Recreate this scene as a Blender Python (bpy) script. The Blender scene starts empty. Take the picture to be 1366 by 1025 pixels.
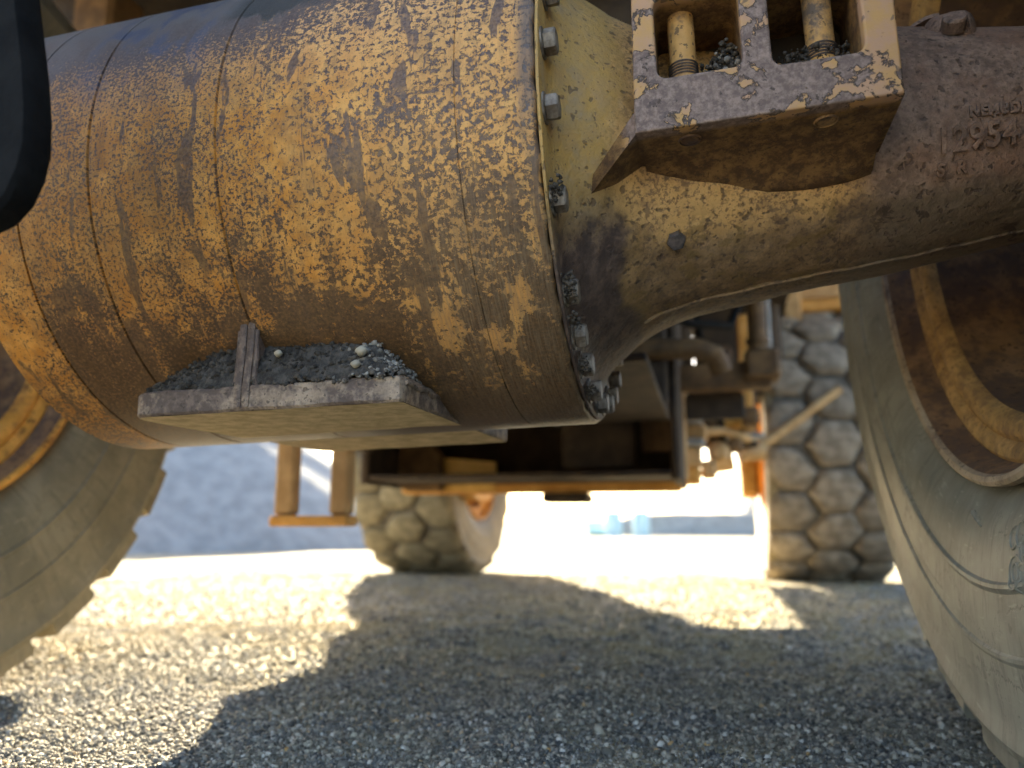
import bpy, math, random
import numpy as np
from mathutils import Vector, Matrix

random.seed(7)
rng = np.random.default_rng(7)
D = bpy.data
SC = bpy.context.scene
COL = SC.collection
R = math.radians

# ------------------------------------------------------------------ camera
cam_d = D.cameras.new('camera')
cam = D.objects.new('camera', cam_d)
COL.objects.link(cam)
SC.camera = cam
cam_d.sensor_width = 36.0
cam_d.lens = 27.04
cam_d.clip_start = 0.02
cam_d.clip_end = 2000
cam.location = (0, 0, 0.41)
yaw, pitch = R(14.138), R(10.4)
fwd = Vector((-math.sin(yaw) * math.cos(pitch), math.cos(yaw) * math.cos(pitch), math.sin(pitch)))
cam.rotation_euler = fwd.to_track_quat('-Z', 'Y').to_euler()
cam_d.dof.use_dof = True
cam_d.dof.focus_distance = 1.12
cam_d.dof.aperture_fstop = 2.1

# ------------------------------------------------------------------ light
SUN = Vector((-1.0, 2.03, 1.0)).normalized()          # towards the sun
world = D.worlds.new('World')
SC.world = world
world.use_nodes = True
wn = world.node_tree
bg = wn.nodes['Background']
sky = wn.nodes.new('ShaderNodeTexSky')
sky.sky_type = 'NISHITA'
sky.sun_disc = False
sky.sun_elevation = math.asin(SUN.z)
sky.sun_rotation = math.atan2(SUN.x, SUN.y)
sky.air_density = 1.0
sky.dust_density = 2.5
sky.ozone_density = 1.0
wn.links.new(sky.outputs[0], bg.inputs[0])
bg.inputs[1].default_value = 0.075
sl = D.lights.new('sun', 'SUN')
sl.energy = 5.0
sl.angle = R(0.53)
sl.color = (1.0, 0.87, 0.62)
sun = D.objects.new('sun', sl)
COL.objects.link(sun)
sun.rotation_euler = (-SUN).to_track_quat('-Z', 'Y').to_euler()
sun.location = (-11, 17, 10)

vs = SC.view_settings
vs.view_transform = 'Standard'
vs.look = 'None'
vs.gamma = 1
vs.exposure = 3.2
SC.render.engine = 'CYCLES'
SC.cycles.use_denoising = True
SC.cycles.use_adaptive_sampling = True
SC.cycles.adaptive_threshold = 0.03
SC.cycles.max_bounces = 5
SC.cycles.diffuse_bounces = 4
SC.cycles.glossy_bounces = 2
SC.cycles.transmission_bounces = 0
SC.cycles.caustics_reflective = False
SC.cycles.caustics_refractive = False


# ------------------------------------------------------------------ node helper
class Nt:
    def __init__(s, name):
        s.m = D.materials.new(name)
        s.m.use_nodes = True
        s.t = s.m.node_tree
        s.bsdf = s.t.nodes['Principled BSDF']
        s.obj = s.t.nodes.new('ShaderNodeTexCoord').outputs['Object']

    def link(s, a, b):
        s.t.links.new(a, b)

    def put(s, sock, v):
        if v is None:
            return
        if hasattr(v, 'is_output'):
            s.link(v, sock)
        else:
            if isinstance(v, (tuple, list)) and sock.type == 'RGBA' and len(v) == 3:
                v = (*v, 1)
            sock.default_value = v

    def noise(s, scale, detail=5, rough=.6, vec=None, dist=0.0):
        n = s.t.nodes.new('ShaderNodeTexNoise')
        n.inputs['Scale'].default_value = scale
        n.inputs['Detail'].default_value = detail
        n.inputs['Roughness'].default_value = rough
        n.inputs['Distortion'].default_value = dist
        s.link(vec or s.obj, n.inputs['Vector'])
        return n.outputs['Fac']

    def voronoi(s, scale, vec=None, out='Distance', feature='F1', rnd=1.0):
        n = s.t.nodes.new('ShaderNodeTexVoronoi')
        n.feature = feature
        n.inputs['Scale'].default_value = scale
        n.inputs['Randomness'].default_value = rnd
        s.link(vec or s.obj, n.inputs['Vector'])
        return n.outputs[out]

    def math(s, op, a, b=0.0, c=None, clamp=False):
        n = s.t.nodes.new('ShaderNodeMath')
        n.operation = op
        n.use_clamp = clamp
        s.put(n.inputs[0], a)
        s.put(n.inputs[1], b)
        if c is not None:
            s.put(n.inputs[2], c)
        return n.outputs[0]

    def add(s, *a):
        r = a[0]
        for b in a[1:]:
            r = s.math('ADD', r, b)
        return r

    def mul(s, a, b):
        return s.math('MULTIPLY', a, b)

    def step(s, v, lo, hi):
        n = s.t.nodes.new('ShaderNodeMapRange')
        n.interpolation_type = 'SMOOTHSTEP'
        s.put(n.inputs['Value'], v)
        s.put(n.inputs['From Min'], lo)
        s.put(n.inputs['From Max'], hi)
        return n.outputs[0]

    def mix(s, f, a, b, mode='MIX'):
        n = s.t.nodes.new('ShaderNodeMix')
        n.data_type = 'RGBA'
        n.blend_type = mode
        s.put(n.inputs[0], f)
        s.put(n.inputs[6], a)
        s.put(n.inputs[7], b)
        return n.outputs[2]

    def scale(s, vec, sc, loc=(0, 0, 0)):
        n = s.t.nodes.new('ShaderNodeMapping')
        s.link(vec, n.inputs[0])
        n.inputs['Scale'].default_value = sc
        n.inputs['Location'].default_value = loc
        return n.outputs[0]

    def sep(s, vec=None):
        n = s.t.nodes.new('ShaderNodeSeparateXYZ')
        s.link(vec or s.obj, n.inputs[0])
        return n.outputs

    def comb(s, x, y, z):
        n = s.t.nodes.new('ShaderNodeCombineXYZ')
        s.put(n.inputs[0], x)
        s.put(n.inputs[1], y)
        s.put(n.inputs[2], z)
        return n.outputs[0]

    def ramp(s, f, stops, interp='LINEAR'):
        n = s.t.nodes.new('ShaderNodeValToRGB')
        n.color_ramp.interpolation = interp
        e = n.color_ramp.elements
        while len(e) < len(stops):
            e.new(0.5)
        for el, (p, c) in zip(e, stops):
            el.position = p
            el.color = (*c, 1)
        s.put(n.inputs[0], f)
        return n.outputs[0]

    def attr(s, name):
        n = s.t.nodes.new('ShaderNodeAttribute')
        n.attribute_name = name
        return n.outputs['Fac']

    def objrand(s):
        n = s.t.nodes.new('ShaderNodeObjectInfo')
        return n.outputs['Random']

    def done(s, col, rough=.7, metal=0.0, spec=.4, bump=None, bs=.3, bd=.002):
        b = s.bsdf.inputs
        s.put(b['Base Color'], col)
        s.put(b['Roughness'], rough)
        s.put(b['Metallic'], metal)
        s.put(b['Specular IOR Level'], spec)
        if bump is not None:
            n = s.t.nodes.new('ShaderNodeBump')
            n.inputs['Strength'].default_value = bs
            n.inputs['Distance'].default_value = bd
            s.link(bump, n.inputs['Height'])
            s.link(n.outputs[0], b['Normal'])
        return s.m


# ------------------------------------------------------------------ materials
YEL = (.60, .37, .10)
YELP = (.66, .46, .20)
PRIM = (.095, .068, .062)
RUST = (.20, .085, .028)
DUST = (.40, .33, .22)


def mat_drum():
    n = Nt('drum_worn_paint')
    x, y, z = n.sep()
    phi = n.math('ARCTAN2', z, n.mul(y, -1.0))          # 0 faces the rear of the truck, + is up
    cyl = n.comb(x, n.mul(phi, .438), 0.0)
    neg = lambda v: n.mul(v, -1.0)
    inv = lambda v: n.math('SUBTRACT', 1.0, v)
    cen = lambda v, k: n.mul(n.math('SUBTRACT', v, .5), k)
    fine = n.noise(175, 4, .74, cyl)
    worm = n.noise(100, 4, .74, cyl, .2)
    big = n.noise(4.2, 3, .6, cyl, .5)
    patch = n.noise(13, 4, .62, n.scale(cyl, (1.5, .8, 1)), .5)
    streak = n.noise(9, 4, .6, n.scale(cyl, (2.6, .62, 1)), .5)
    brush = n.noise(60, 2, .6, n.scale(cyl, (6.0, .35, 1)))
    grit = n.noise(190, 2, .7, cyl)
    side = n.step(x, -.78, -.45)                          # chips grow coarser towards the flange
    spk = n.add(n.mul(fine, inv(side)), n.mul(worm, side))
    top = n.step(n.add(phi, cen(big, .5)), .10, .66)
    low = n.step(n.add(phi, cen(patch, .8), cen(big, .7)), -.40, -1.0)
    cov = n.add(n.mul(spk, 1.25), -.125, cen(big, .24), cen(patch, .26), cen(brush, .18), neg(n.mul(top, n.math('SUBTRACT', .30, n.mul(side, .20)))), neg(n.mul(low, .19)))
    strip = n.mul(n.step(x, -1.060, -1.075), n.step(phi, -.35, -.8))
    cov = n.add(cov, n.mul(n.mul(strip, n.math('ADD', n.mul(worm, 2.0), -.62)), .42))
    gl = n.mul(n.step(phi, -.62, -.74), n.mul(n.step(x, -.47, -.42), n.mul(n.step(phi, -1.25, -1.1), n.step(patch, .42, .58))))
    cov = n.add(cov, n.mul(gl, .17), .022)
    paint = n.step(cov, .452, .528)
    scuff = n.mul(n.step(streak, .575, .61), n.step(patch, .30, .48))
    paint = n.mul(paint, inv(n.mul(scuff, .88)))
    tone = n.noise(24, 3, .6, cyl)
    ycol = n.mix(n.step(tone, .33, .70), (.56, .225, .034), (.73, .350, .080))
    ycol = n.mix(n.mul(n.step(phi, -.05, .5), .75), ycol, (.74, .425, .200))  # paler towards the top, partly light put into the paint colour
    ycol = n.mix(n.mul(n.step(x, -.62, -.30), .45), ycol, (.68, .390, .140))
    bcol = n.mix(n.step(grit, .33, .72), (.078, .049, .039), (.165, .110, .088))
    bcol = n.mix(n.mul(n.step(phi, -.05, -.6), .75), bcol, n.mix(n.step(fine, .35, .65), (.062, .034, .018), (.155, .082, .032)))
    dust = n.mul(n.step(n.add(phi, cen(patch, .5)), .30, .62), n.step(x, -.30, -.80))
    mottle = n.mul(n.step(n.noise(48, 4, .7, cyl), .44, .66), n.step(phi, .35, -.1))
    bcol = n.mix(n.mul(mottle, .55), bcol, (.27, .145, .055))
    ycol = n.mix(n.mul(n.step(n.noise(36, 4, .72, n.scale(cyl, (1.4, .8, 1))), .46, .68), .42), ycol, (.30, .165, .070))
    bcol = n.mix(n.mul(dust, .70), bcol, (.19, .18, .18))
    pits = n.mul(n.step(fine, .57, .66), .62)
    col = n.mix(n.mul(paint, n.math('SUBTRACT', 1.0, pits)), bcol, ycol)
    # broad soft grime that has settled into the paint
    grime = n.mul(n.step(n.add(n.noise(6.5, 5, .68, n.scale(cyl, (1.25, .75, 1), (3.1, 1.7, 0)), .4), cen(brush, .22)), .44, .70), n.step(phi, .45, .05))
    col = n.mix(n.mul(grime, .40), col, n.mix(n.step(grit, .35, .7), (.105, .060, .032), (.200, .120, .062)))
    # greasy brown skin over the lower half
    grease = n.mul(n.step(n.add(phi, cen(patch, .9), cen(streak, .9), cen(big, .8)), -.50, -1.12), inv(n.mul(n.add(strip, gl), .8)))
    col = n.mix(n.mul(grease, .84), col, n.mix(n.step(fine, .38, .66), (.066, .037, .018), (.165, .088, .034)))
    # dry tan film rubbed on near the flange
    film = n.mul(n.step(n.add(x, cen(big, .15)), -.50, -.33), n.mul(n.step(phi, -.20, -.60), n.step(brush, .28, .75)))
    col = n.mix(n.mul(film, .62), col, (.23, .165, .10))
    ring = n.mul(n.step(x, -.236, -.216), n.step(n.add(phi, cen(patch, 1.2)), -.5, .1))
    col = n.mix(n.mul(ring, .8), col, (.115, .095, .09))
    blue = n.mul(n.mul(n.step(x, -1.02, -.92), n.step(x, -.70, -.80)), n.mul(n.step(phi, .06, .28), n.step(patch, .47, .62)))
    col = n.mix(n.mul(blue, .75), col, (.060, .075, .135))
    gx = n.mul(n.step(x, -.75, -.70), n.step(x, -.50, -.58))
    cake = n.mul(gx, n.step(n.add(phi, n.mul(patch, .35)), .60, .66))
    col = n.mix(n.mul(cake, .9), col, (.060, .056, .052))
    rough = n.add(n.mul(paint, .08), n.mul(cake, .35), n.mul(grit, .14), .33)
    h = n.add(n.mul(paint, .6), n.mul(grit, .35), n.mul(brush, .25), n.mul(n.mul(cake, worm), 4.0))
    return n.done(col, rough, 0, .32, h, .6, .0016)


def mat_cast(name, paint=(.50, .31, .10), base=(.10, .066, .055), third=(.16, .085, .045), bias=0.0, sc=1.0, zk=0.0, bs=.6, dust=0.0):
    n = Nt(name)
    x, y, z = n.sep()
    big = n.noise(7 * sc, 3, .62)
    mid = n.noise(38 * sc, 4, .65)
    spots = n.noise(85 * sc, 2, .6)
    f = n.add(n.mul(big, .75), n.mul(mid, .45), n.mul(spots, .25), n.mul(z, zk), bias)
    p = n.step(f, .64, .86)
    pits = n.step(spots, .60, .68)
    b = n.mix(n.step(mid, .4, .65), base, third)
    tone = n.noise(17 * sc, 4, .6)
    pc = n.mix(n.step(tone, .35, .68), paint, tuple(min(1, c * 1.25 + .02) for c in paint))
    col = n.mix(p, b, pc)
    col = n.mix(n.mul(pits, .75), col, tuple(c * .55 for c in base))
    if dust:
        col = n.mix(n.mul(n.step(n.noise(20, 5, .7), .35, .75), dust), col, (.27, .25, .22))
    h = n.add(mid, n.mul(spots, .6), n.mul(pits, -.35))
    return n.done(col, n.step(mid, -1.2, 1.6), 0, .35, h, bs, .004)


def mat_bracket():
    n = Nt('bracket_flaking_paint')
    big = n.noise(11, 5, .6, None, .4)
    edge = n.noise(30, 6, .62, None, .5)
    x, y, z = n.sep()
    f = n.add(n.mul(big, .6), n.mul(edge, .5), n.mul(n.step(x, .14, .27), .10), n.mul(n.step(z, -.04, .06), .07), -.045)
    front = n.step(y, -.355, -.359)
    f = n.add(f, n.mul(n.math('SUBTRACT', 1.0, front), .02))
    p = n.step(f, .575, .60)
    gr = n.noise(120, 3, .7)
    grey = n.mix(n.step(gr, .35, .7), (.145, .098, .080), (.29, .205, .165))
    pal = n.mix(n.step(n.noise(22, 4, .6), .4, .65), (.44, .26, .155), (.47, .27, .10))
    col = n.mix(p, grey, pal)
    rim = n.mul(n.step(f, .565, .578), n.step(f, .60, .585))
    col = n.mix(n.mul(rim, .75), col, (.02, .016, .014))
    pits = n.step(n.noise(48, 2, .5), .66, .70)
    col = n.mix(n.mul(pits, .7), col, (.10, .07, .06))
    # inside the pockets and underneath the casting is bare brown
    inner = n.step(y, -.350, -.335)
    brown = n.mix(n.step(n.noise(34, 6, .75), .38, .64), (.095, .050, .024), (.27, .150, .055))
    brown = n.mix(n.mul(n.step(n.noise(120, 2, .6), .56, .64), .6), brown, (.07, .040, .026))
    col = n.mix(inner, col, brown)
    h = n.add(n.mul(p, .8), n.mul(gr, .5), n.mul(edge, .6))
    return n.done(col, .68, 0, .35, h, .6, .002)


def mat_simple(name, c0, c1, scale=20, rough=.7, bs=.3, bd=.002, spec=.4, detail=4, rnd=0.0):
    n = Nt(name)
    f = n.noise(scale, detail, .65)
    col = n.mix(n.step(f, .35, .68), c0, c1)
    if rnd:
        k = n.math('ADD', n.mul(n.objrand(), rnd), 1 - rnd * .5)
        col = n.mix(1.0, col, n.comb(k, k, k), 'MULTIPLY')
    return n.done(col, rough, 0, spec, n.noise(scale * 3, 2, .7), bs, bd)


def mat_tyre(name, c0, c1, c2):
    n = Nt(name)
    x, y, z = n.sep()
    big = n.noise(4, 4, .65)
    r = n.math('SQRT', n.add(n.mul(y, y), n.mul(z, z)))
    ang = n.math('ARCTAN2', z, n.mul(y, -1.0))
    sm = n.noise(9, 4, .7, n.comb(n.mul(r, 1.0), n.mul(ang, 4.0), 0.0), .5)
    scr = n.noise(70, 2, .6, n.comb(n.mul(r, 1.5), n.mul(ang, .22), n.mul(x, 1.0)))
    col = n.mix(n.step(big, .38, .66), c0, c1)
    col = n.mix(n.mul(n.step(sm, .48, .7), .55), col, c2)
    col = n.mix(n.mul(n.step(scr, .62, .72), .35), col, tuple(c * 1.5 for c in c1))
    vo = n.t.nodes.new('ShaderNodeTexVoronoi')
    vo.feature = 'DISTANCE_TO_EDGE'
    vo.inputs['Scale'].default_value = 5.5
    n.link(n.comb(n.mul(r, 1.3), n.add(n.mul(ang, .75), n.mul(sm, .25)), 0.0), vo.inputs['Vector'])
    crack = n.mul(n.step(vo.outputs['Distance'], .012, .004), n.step(big, .46, .58))
    col = n.mix(n.mul(crack, .55), col, tuple(c * .4 for c in c0))
    spat = n.step(n.noise(30, 2, .5), .70, .74)
    col = n.mix(n.mul(spat, .45), col, tuple(c * .5 for c in c0))
    h = n.add(n.mul(scr, .8), n.mul(sm, .6), n.mul(crack, -1.2))
    return n.done(col, .60, 0, .4, h, .25, .0015)


MT = {}
MT['drum'] = mat_drum()
MT['bell'] = mat_cast('bell_worn_yellow', (.40, .28, .10), (.095, .068, .060), (.15, .095, .055), -.02, 1.0, .45, .8, .25)
MT['arm'] = mat_cast('arm_rusty_paint', (.40, .23, .085), (.085, .055, .048), (.15, .080, .045), -.01, 1.0, .12, .8)
MT['armgrey'] = mat_cast('arm_bare_casting', (.20, .145, .12), (.075, .060, .056), (.125, .090, .078), -.03, 1.1, 0, 1.0, .2)
MT['bracket'] = mat_bracket()
MT['bolt'] = mat_simple('bolt_dusty_steel', (.10, .075, .055), (.26, .22, .18), 60, .55, .5, .001)
MT['stud'] = mat_cast('stud_painted', (.46, .25, .075), (.11, .08, .06), (.18, .12, .07), .06, 1.4, 0, .4)
MT['darkbolt'] = mat_simple('dark_rusty_bolt', (.06, .05, .048), (.14, .11, .10), 90, .6, .5, .001)
MT['pad'] = mat_cast('pad_scraped_steel', (.31, .225, .155), (.095, .066, .053), (.17, .120, .095), -.03, 1.6, 0, .7)
MT['padunder'] = mat_simple('pad_underside_bounce', (.44, .33, .17), (.68, .53, .30), 30, .8, .8, .003)  # pale tan stands in for light bounced up from the ground
MT['dirt'] = mat_simple('packed_dirt', (.034, .029, .025), (.105, .090, .076), 60, .95, 1.0, .006)
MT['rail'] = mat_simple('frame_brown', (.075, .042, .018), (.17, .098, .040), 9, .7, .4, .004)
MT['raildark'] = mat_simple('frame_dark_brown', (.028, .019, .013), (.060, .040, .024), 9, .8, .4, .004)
MT['tan'] = mat_simple('tan_painted_steel', (.36, .22, .095), (.52, .34, .16), 9, .65, .3, .003)
MT['orange'] = mat_simple('orange_steel_and_lit_edge', (.48, .23, .045), (.62, .33, .085), 9, .6, .3, .003)
MT['yellow'] = mat_simple('yellow_painted_steel', (.50, .29, .06), (.68, .44, .14), 8, .6, .3, .003)
MT['greysteel'] = mat_simple('grey_steel', (.20, .20, .20), (.36, .35, .34), 12, .5, .3, .003)
MT['rubber'] = mat_simple('black_rubber', (.004, .0042, .0046), (.009, .0092, .0095), 25, .85, .4, .003, .12)
MT['rimlip'] = mat_cast('rim_lip_worn', (.40, .30, .19), (.19, .135, .10), (.28, .20, .14), .12, 1.0, 0, .3)
MT['rimdark'] = mat_cast('rim_primer_brown', (.27, .150, .068), (.135, .082, .055), (.19, .110, .060), -.04, .8, 0, .3)
MT['rimband'] = mat_cast('rim_band_yellow', (.46, .27, .090), (.27, .155, .065), (.38, .22, .080), .03, 1.3, 0, .3)
MT['rimor'] = mat_cast('rim_orange', (.62, .29, .045), (.22, .09, .03), (.38, .17, .05), .10, .7, 0, .3)
MT['tyre'] = mat_tyre('tyre_dusty_grey', (.215, .208, .165), (.325, .312, .250), (.142, .138, .110))
MT['tyrebrown'] = mat_tyre('tyre_dusty_brown', (.165, .138, .085), (.27, .225, .145), (.115, .097, .062))
MT['tyrefar'] = mat_tyre('tyre_far_brown', (.14, .108, .066), (.22, .172, .108), (.10, .08, .05))
MT['block'] = mat_simple('tread_dusty', (.16, .130, .096), (.29, .245, .190), 14, .85, .6, .004, .3, 3, .25)
MT['blockolive'] = mat_simple('tread_olive', (.15, .13, .085), (.26, .225, .15), 14, .85, .6, .004, .3, 3, .25)
MT['groove'] = mat_simple('tread_groove', (.085, .076, .065), (.15, .135, .115), 18, .9, .5, .004)
MT['barrel'] = mat_simple('pale_blue_plastic', (.36, .55, .66), (.45, .63, .72), 6, .5, .1, .002)


def mat_stone():
    n = Nt('gravel_stones')
    a = n.attr('tint')
    col = n.ramp(a, [(0, (.050, .050, .049)), (.35, (.130, .126, .118)), (.60, (.22, .206, .18)), (.80, (.34, .305, .25)),
                     (.92, (.47, .43, .35)), (.98, (.60, .57, .52)), (1, (.50, .29, .10))])
    yy = n.sep()[1]
    col = n.mix(n.mul(n.step(n.noise(5, 4, .7), .40, .62), n.math('ADD', .14, n.mul(n.step(yy, 1.6, 3.6), .60))), col, (.48, .375, .185))  # tanner with distance: warm sunlight put into the stone colour
    return n.done(col, .85, 0, .3)


def mat_ground():
    n = Nt('ground_gravel')
    vo = n.t.nodes.new('ShaderNodeTexVoronoi')
    vo.inputs['Scale'].default_value = 75
    n.link(n.obj, vo.inputs['Vector'])
    sx = n.sep(vo.outputs['Color'])[0]
    mid = n.noise(22, 3, .65)
    big = n.noise(1.3, 4, .65)
    f = n.add(n.mul(sx, .6), n.mul(mid, .4))
    col = n.ramp(f, [(0, (.12, .112, .10)), (.4, (.22, .205, .175)), (.65, (.35, .315, .25)), (.85, (.46, .41, .31)), (1, (.5, .46, .38))])
    col = n.mix(n.mul(n.step(big, .42, .60), .65), col, (.47, .39, .225))
    h = n.add(n.mul(vo.outputs['Distance'], -1.0), n.mul(mid, .9))
    return n.done(col, .95, 0, .15, h, .7, .010)


def mat_pile():
    n = Nt('gravel_pile')
    f = n.noise(3.5, 5, .7)
    col = n.mix(n.step(f, .38, .62), (.25, .25, .245), (.34, .335, .325))
    return n.done(col, .95, 0, .2, f, .45, .05)


MT['stone'] = mat_stone()


def mat_crumb():
    n = Nt('dirt_crumbs')
    col = n.ramp(n.attr('tint'), [(0, (.028, .024, .020)), (.35, (.095, .080, .066)), (.55, (.23, .205, .175)), (1, (.45, .42, .37))])
    return n.done(col, .95, 0, .15)


MT['crumb'] = mat_crumb()
MT['ground'] = mat_ground()
MT['pile'] = mat_pile()


# ------------------------------------------------------------------ mesh helper
class G:
    def __init__(s):
        s.v = []
        s.f = []

    def add(s, v, f):
        o = len(s.v)
        s.v += [tuple(p) for p in v]
        s.f += [tuple(i + o for i in q) for q in f]
        return s

    def lathe(s, prof, n=64, a0=0, a1=2 * math.pi, close=False):
        """profile (x, r) turned about the X axis"""
        full = abs(a1 - a0) > 6.28
        m = n if full else n + 1
        v = []
        for x, r in prof:
            for k in range(m):
                t = a0 + (a1 - a0) * k / n
                v.append((x, -r * math.cos(t), r * math.sin(t)))
        f = []
        P = len(prof)
        for i in range(P - 1 if not close else P):
            j = (i + 1) % P
            for k in range(n):
                k2 = (k + 1) % m
                f.append((i * m + k, j * m + k, j * m + k2, i * m + k2))
        return s.add(v, f)

    def tube(s, pts, rad, n=16, caps=True):
        pts = [Vector(p) for p in pts]
        if not hasattr(rad, '__len__'):
            rad = [rad] * len(pts)
        v, f = [], []
        ref = None
        for i, p in enumerate(pts):
            t = (pts[min(i + 1, len(pts) - 1)] - pts[max(i - 1, 0)]).normalized()
            if ref is None:
                ref = Vector((0, 0, 1)) if abs(t.z) < .9 else Vector((1, 0, 0))
            a = t.cross(ref).normalized()
            b = a.cross(t).normalized()
            ref = b
            for k in range(n):
                w = 2 * math.pi * k / n
                v.append(p + (a * math.cos(w) + b * math.sin(w)) * rad[i])
        for i in range(len(pts) - 1):
            for k in range(n):
                f.append((i * n + k, i * n + (k + 1) % n, (i + 1) * n + (k + 1) % n, (i + 1) * n + k))
        if caps:
            f.append(tuple(range(n))[::-1])
            f.append(tuple(range((len(pts) - 1) * n, len(pts) * n)))
        return s.add(v, f)

    def prism(s, poly, axis, a, b, bevel=0.0):
        """2-D outline extruded along an axis with a small chamfer"""
        poly = list(poly)
        n = len(poly)
        cx = sum(p[0] for p in poly) / n
        cy = sum(p[1] for p in poly) / n

        def at(p, h, k):
            u, w = p
            if k:
                l = math.hypot(u - cx, w - cy) or 1
                u, w = u - (u - cx) / l * k, w - (w - cy) / l * k
            return {'x': (h, u, w), 'y': (u, h, w), 'z': (u, w, h)}[axis]
        sg = 1 if b > a else -1
        rings = [(a, bevel), (a + sg * bevel, 0), (b - sg * bevel, 0), (b, bevel)] if bevel else [(a, 0), (b, 0)]
        v = [at(p, h, k) for h, k in rings for p in poly]
        f = []
        for i in range(len(rings) - 1):
            for k in range(n):
                f.append((i * n + k, i * n + (k + 1) % n, (i + 1) * n + (k + 1) % n, (i + 1) * n + k))
        f.append(tuple(range(n))[::-1])
        f.append(tuple(range((len(rings) - 1) * n, len(rings) * n)))
        return s.add(v, f)

    def box(s, x0, x1, y0, y1, z0, z1, bv=.012):
        bv = min(bv, (x1 - x0) * .3, (y1 - y0) * .3, (z1 - z0) * .3)
        poly = [(x0 + bv, y0), (x1 - bv, y0), (x1, y0 + bv), (x1, y1 - bv), (x1 - bv, y1), (x0 + bv, y1), (x0, y1 - bv), (x0, y0 + bv)]
        return s.prism(poly, 'z', z0, z1, bv)

    def hull(s, pts):
        import bmesh
        bm = bmesh.new()
        for p in pts:
            bm.verts.new(p)
        bmesh.ops.convex_hull(bm, input=bm.verts)
        bm.verts.index_update()
        v = [tuple(q.co) for q in bm.verts]
        f = [tuple(q.index for q in fa.verts) for fa in bm.faces]
        bm.free()
        return s.add(v, f)

    def mesh(s, name, mat, sharp=35):
        me = D.meshes.new(name)
        me.from_pydata(s.v, [], s.f)
        me.update()
        import bmesh
        bm = bmesh.new()
        bm.from_mesh(me)
        bmesh.ops.recalc_face_normals(bm, faces=bm.faces)
        bm.to_mesh(me)
        bm.free()
        me.polygons.foreach_set('use_smooth', [True] * len(me.polygons))
        me.set_sharp_from_angle(angle=R(sharp))
        me.materials.append(MT[mat] if isinstance(mat, str) else mat)
        return me

    def build(s, name, mat, parent=None, sharp=35):
        o = D.objects.new(name, s.mesh(name, mat, sharp))
        COL.objects.link(o)
        if parent is not None:
            o.parent = parent
        return o


def tag(o, label=None, cat=None, group=None, kind=None):
    if label:
        o['label'] = label
    if cat:
        o['category'] = cat
    if group:
        o['group'] = group
    if kind:
        o['kind'] = kind
    return o


def empty(name, loc=(0, 0, 0), rot=(0, 0, 0)):
    o = D.objects.new(name, None)
    COL.objects.link(o)
    o.location = loc
    o.rotation_euler = rot
    return o


def link_copy(o, parent=None):
    c = o.copy()
    COL.objects.link(c)
    c.parent = parent
    return c


def rrect(x0, x1, y0, y1, r, n=5):
    p = []
    for cx, cy, a in ((x1 - r, y0 + r, -90), (x1 - r, y1 - r, 0), (x0 + r, y1 - r, 90), (x0 + r, y0 + r, 180)):
        for k in range(n + 1):
            t = R(a + 90 * k / n)
            p.append((cx + r * math.cos(t), cy + r * math.sin(t)))
    return p


# ------------------------------------------------------------------ ground and terrain
def ground_h(x, y):
    return -.020 * np.exp(-((x + .55 + .05 * np.sin(y)) / .16) ** 2) + .010 * np.exp(-((x + .25 + .05 * np.sin(y)) / .10) ** 2) + .012 * np.sin(2.1 * x + 1.3 * y) + .010 * np.sin(3.7 * y - 1.9 * x + 1) + .006 * np.sin(9.1 * x + 4) * np.sin(7.7 * y)


def make_ground():
    # fine grid near the camera, stretched out to the horizon
    def axis(c, near, step, far, k):
        a = [0.0]
        st = step
        while a[-1] < far:
            if a[-1] > near:
                st *= k
            a.append(a[-1] + st)
        a = np.array(a)
        return np.concatenate([c - a[:0:-1], c + a])
    xs = axis(-.6, 4.5, .07, 900, 1.35)
    ys = axis(2.5, 5.5, .07, 900, 1.35)
    X, Y = np.meshgrid(xs, ys, indexing='ij')
    fade = np.clip(1.6 - np.hypot(X + .6, Y - 2.5) / 9, 0, 1)
    Z = ground_h(X, Y) * fade
    n, m = X.shape
    v = np.stack([X, Y, Z], -1).reshape(-1, 3)
    i = np.arange(n * m).reshape(n, m)
    f = np.stack([i[:-1, :-1], i[1:, :-1], i[1:, 1:], i[:-1, 1:]], -1).reshape(-1, 4)
    me = D.meshes.new('ground')
    me.from_pydata(v.tolist(), [], f.tolist())
    me.polygons.foreach_set('use_smooth', [True] * len(me.polygons))
    me.materials.append(MT['ground'])
    o = D.objects.new('ground', me)
    COL.objects.link(o)
    tag(o, 'gravel yard of grey and tan crushed stone under the truck', kind='structure')


make_ground()

ICO_V = None


def ico():
    global ICO_V
    t = (1 + 5 ** .5) / 2
    v = np.array([(-1, t, 0), (1, t, 0), (-1, -t, 0), (1, -t, 0), (0, -1, t), (0, 1, t), (0, -1, -t), (0, 1, -t), (t, 0, -1), (t, 0, 1), (-t, 0, -1), (-t, 0, 1)], float)
    v /= np.linalg.norm(v[0])
    f = np.array([(0, 11, 5), (0, 5, 1), (0, 1, 7), (0, 7, 10), (0, 10, 11), (1, 5, 9), (5, 11, 4), (11, 10, 2), (10, 7, 6), (7, 1, 8),
                  (3, 9, 4), (3, 4, 2), (3, 2, 6), (3, 6, 8), (3, 8, 9), (4, 9, 5), (2, 4, 11), (6, 2, 10), (8, 6, 7), (9, 8, 1)])
    return v, f


def octa():
    v = np.array([(1, 0, 0), (-1, 0, 0), (0, 1, 0), (0, -1, 0), (0, 0, 1), (0, 0, -1)], float)
    f = np.array([(0, 2, 4), (2, 1, 4), (1, 3, 4), (3, 0, 4), (2, 0, 5), (1, 2, 5), (3, 1, 5), (0, 3, 5)])
    return v, f


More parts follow.
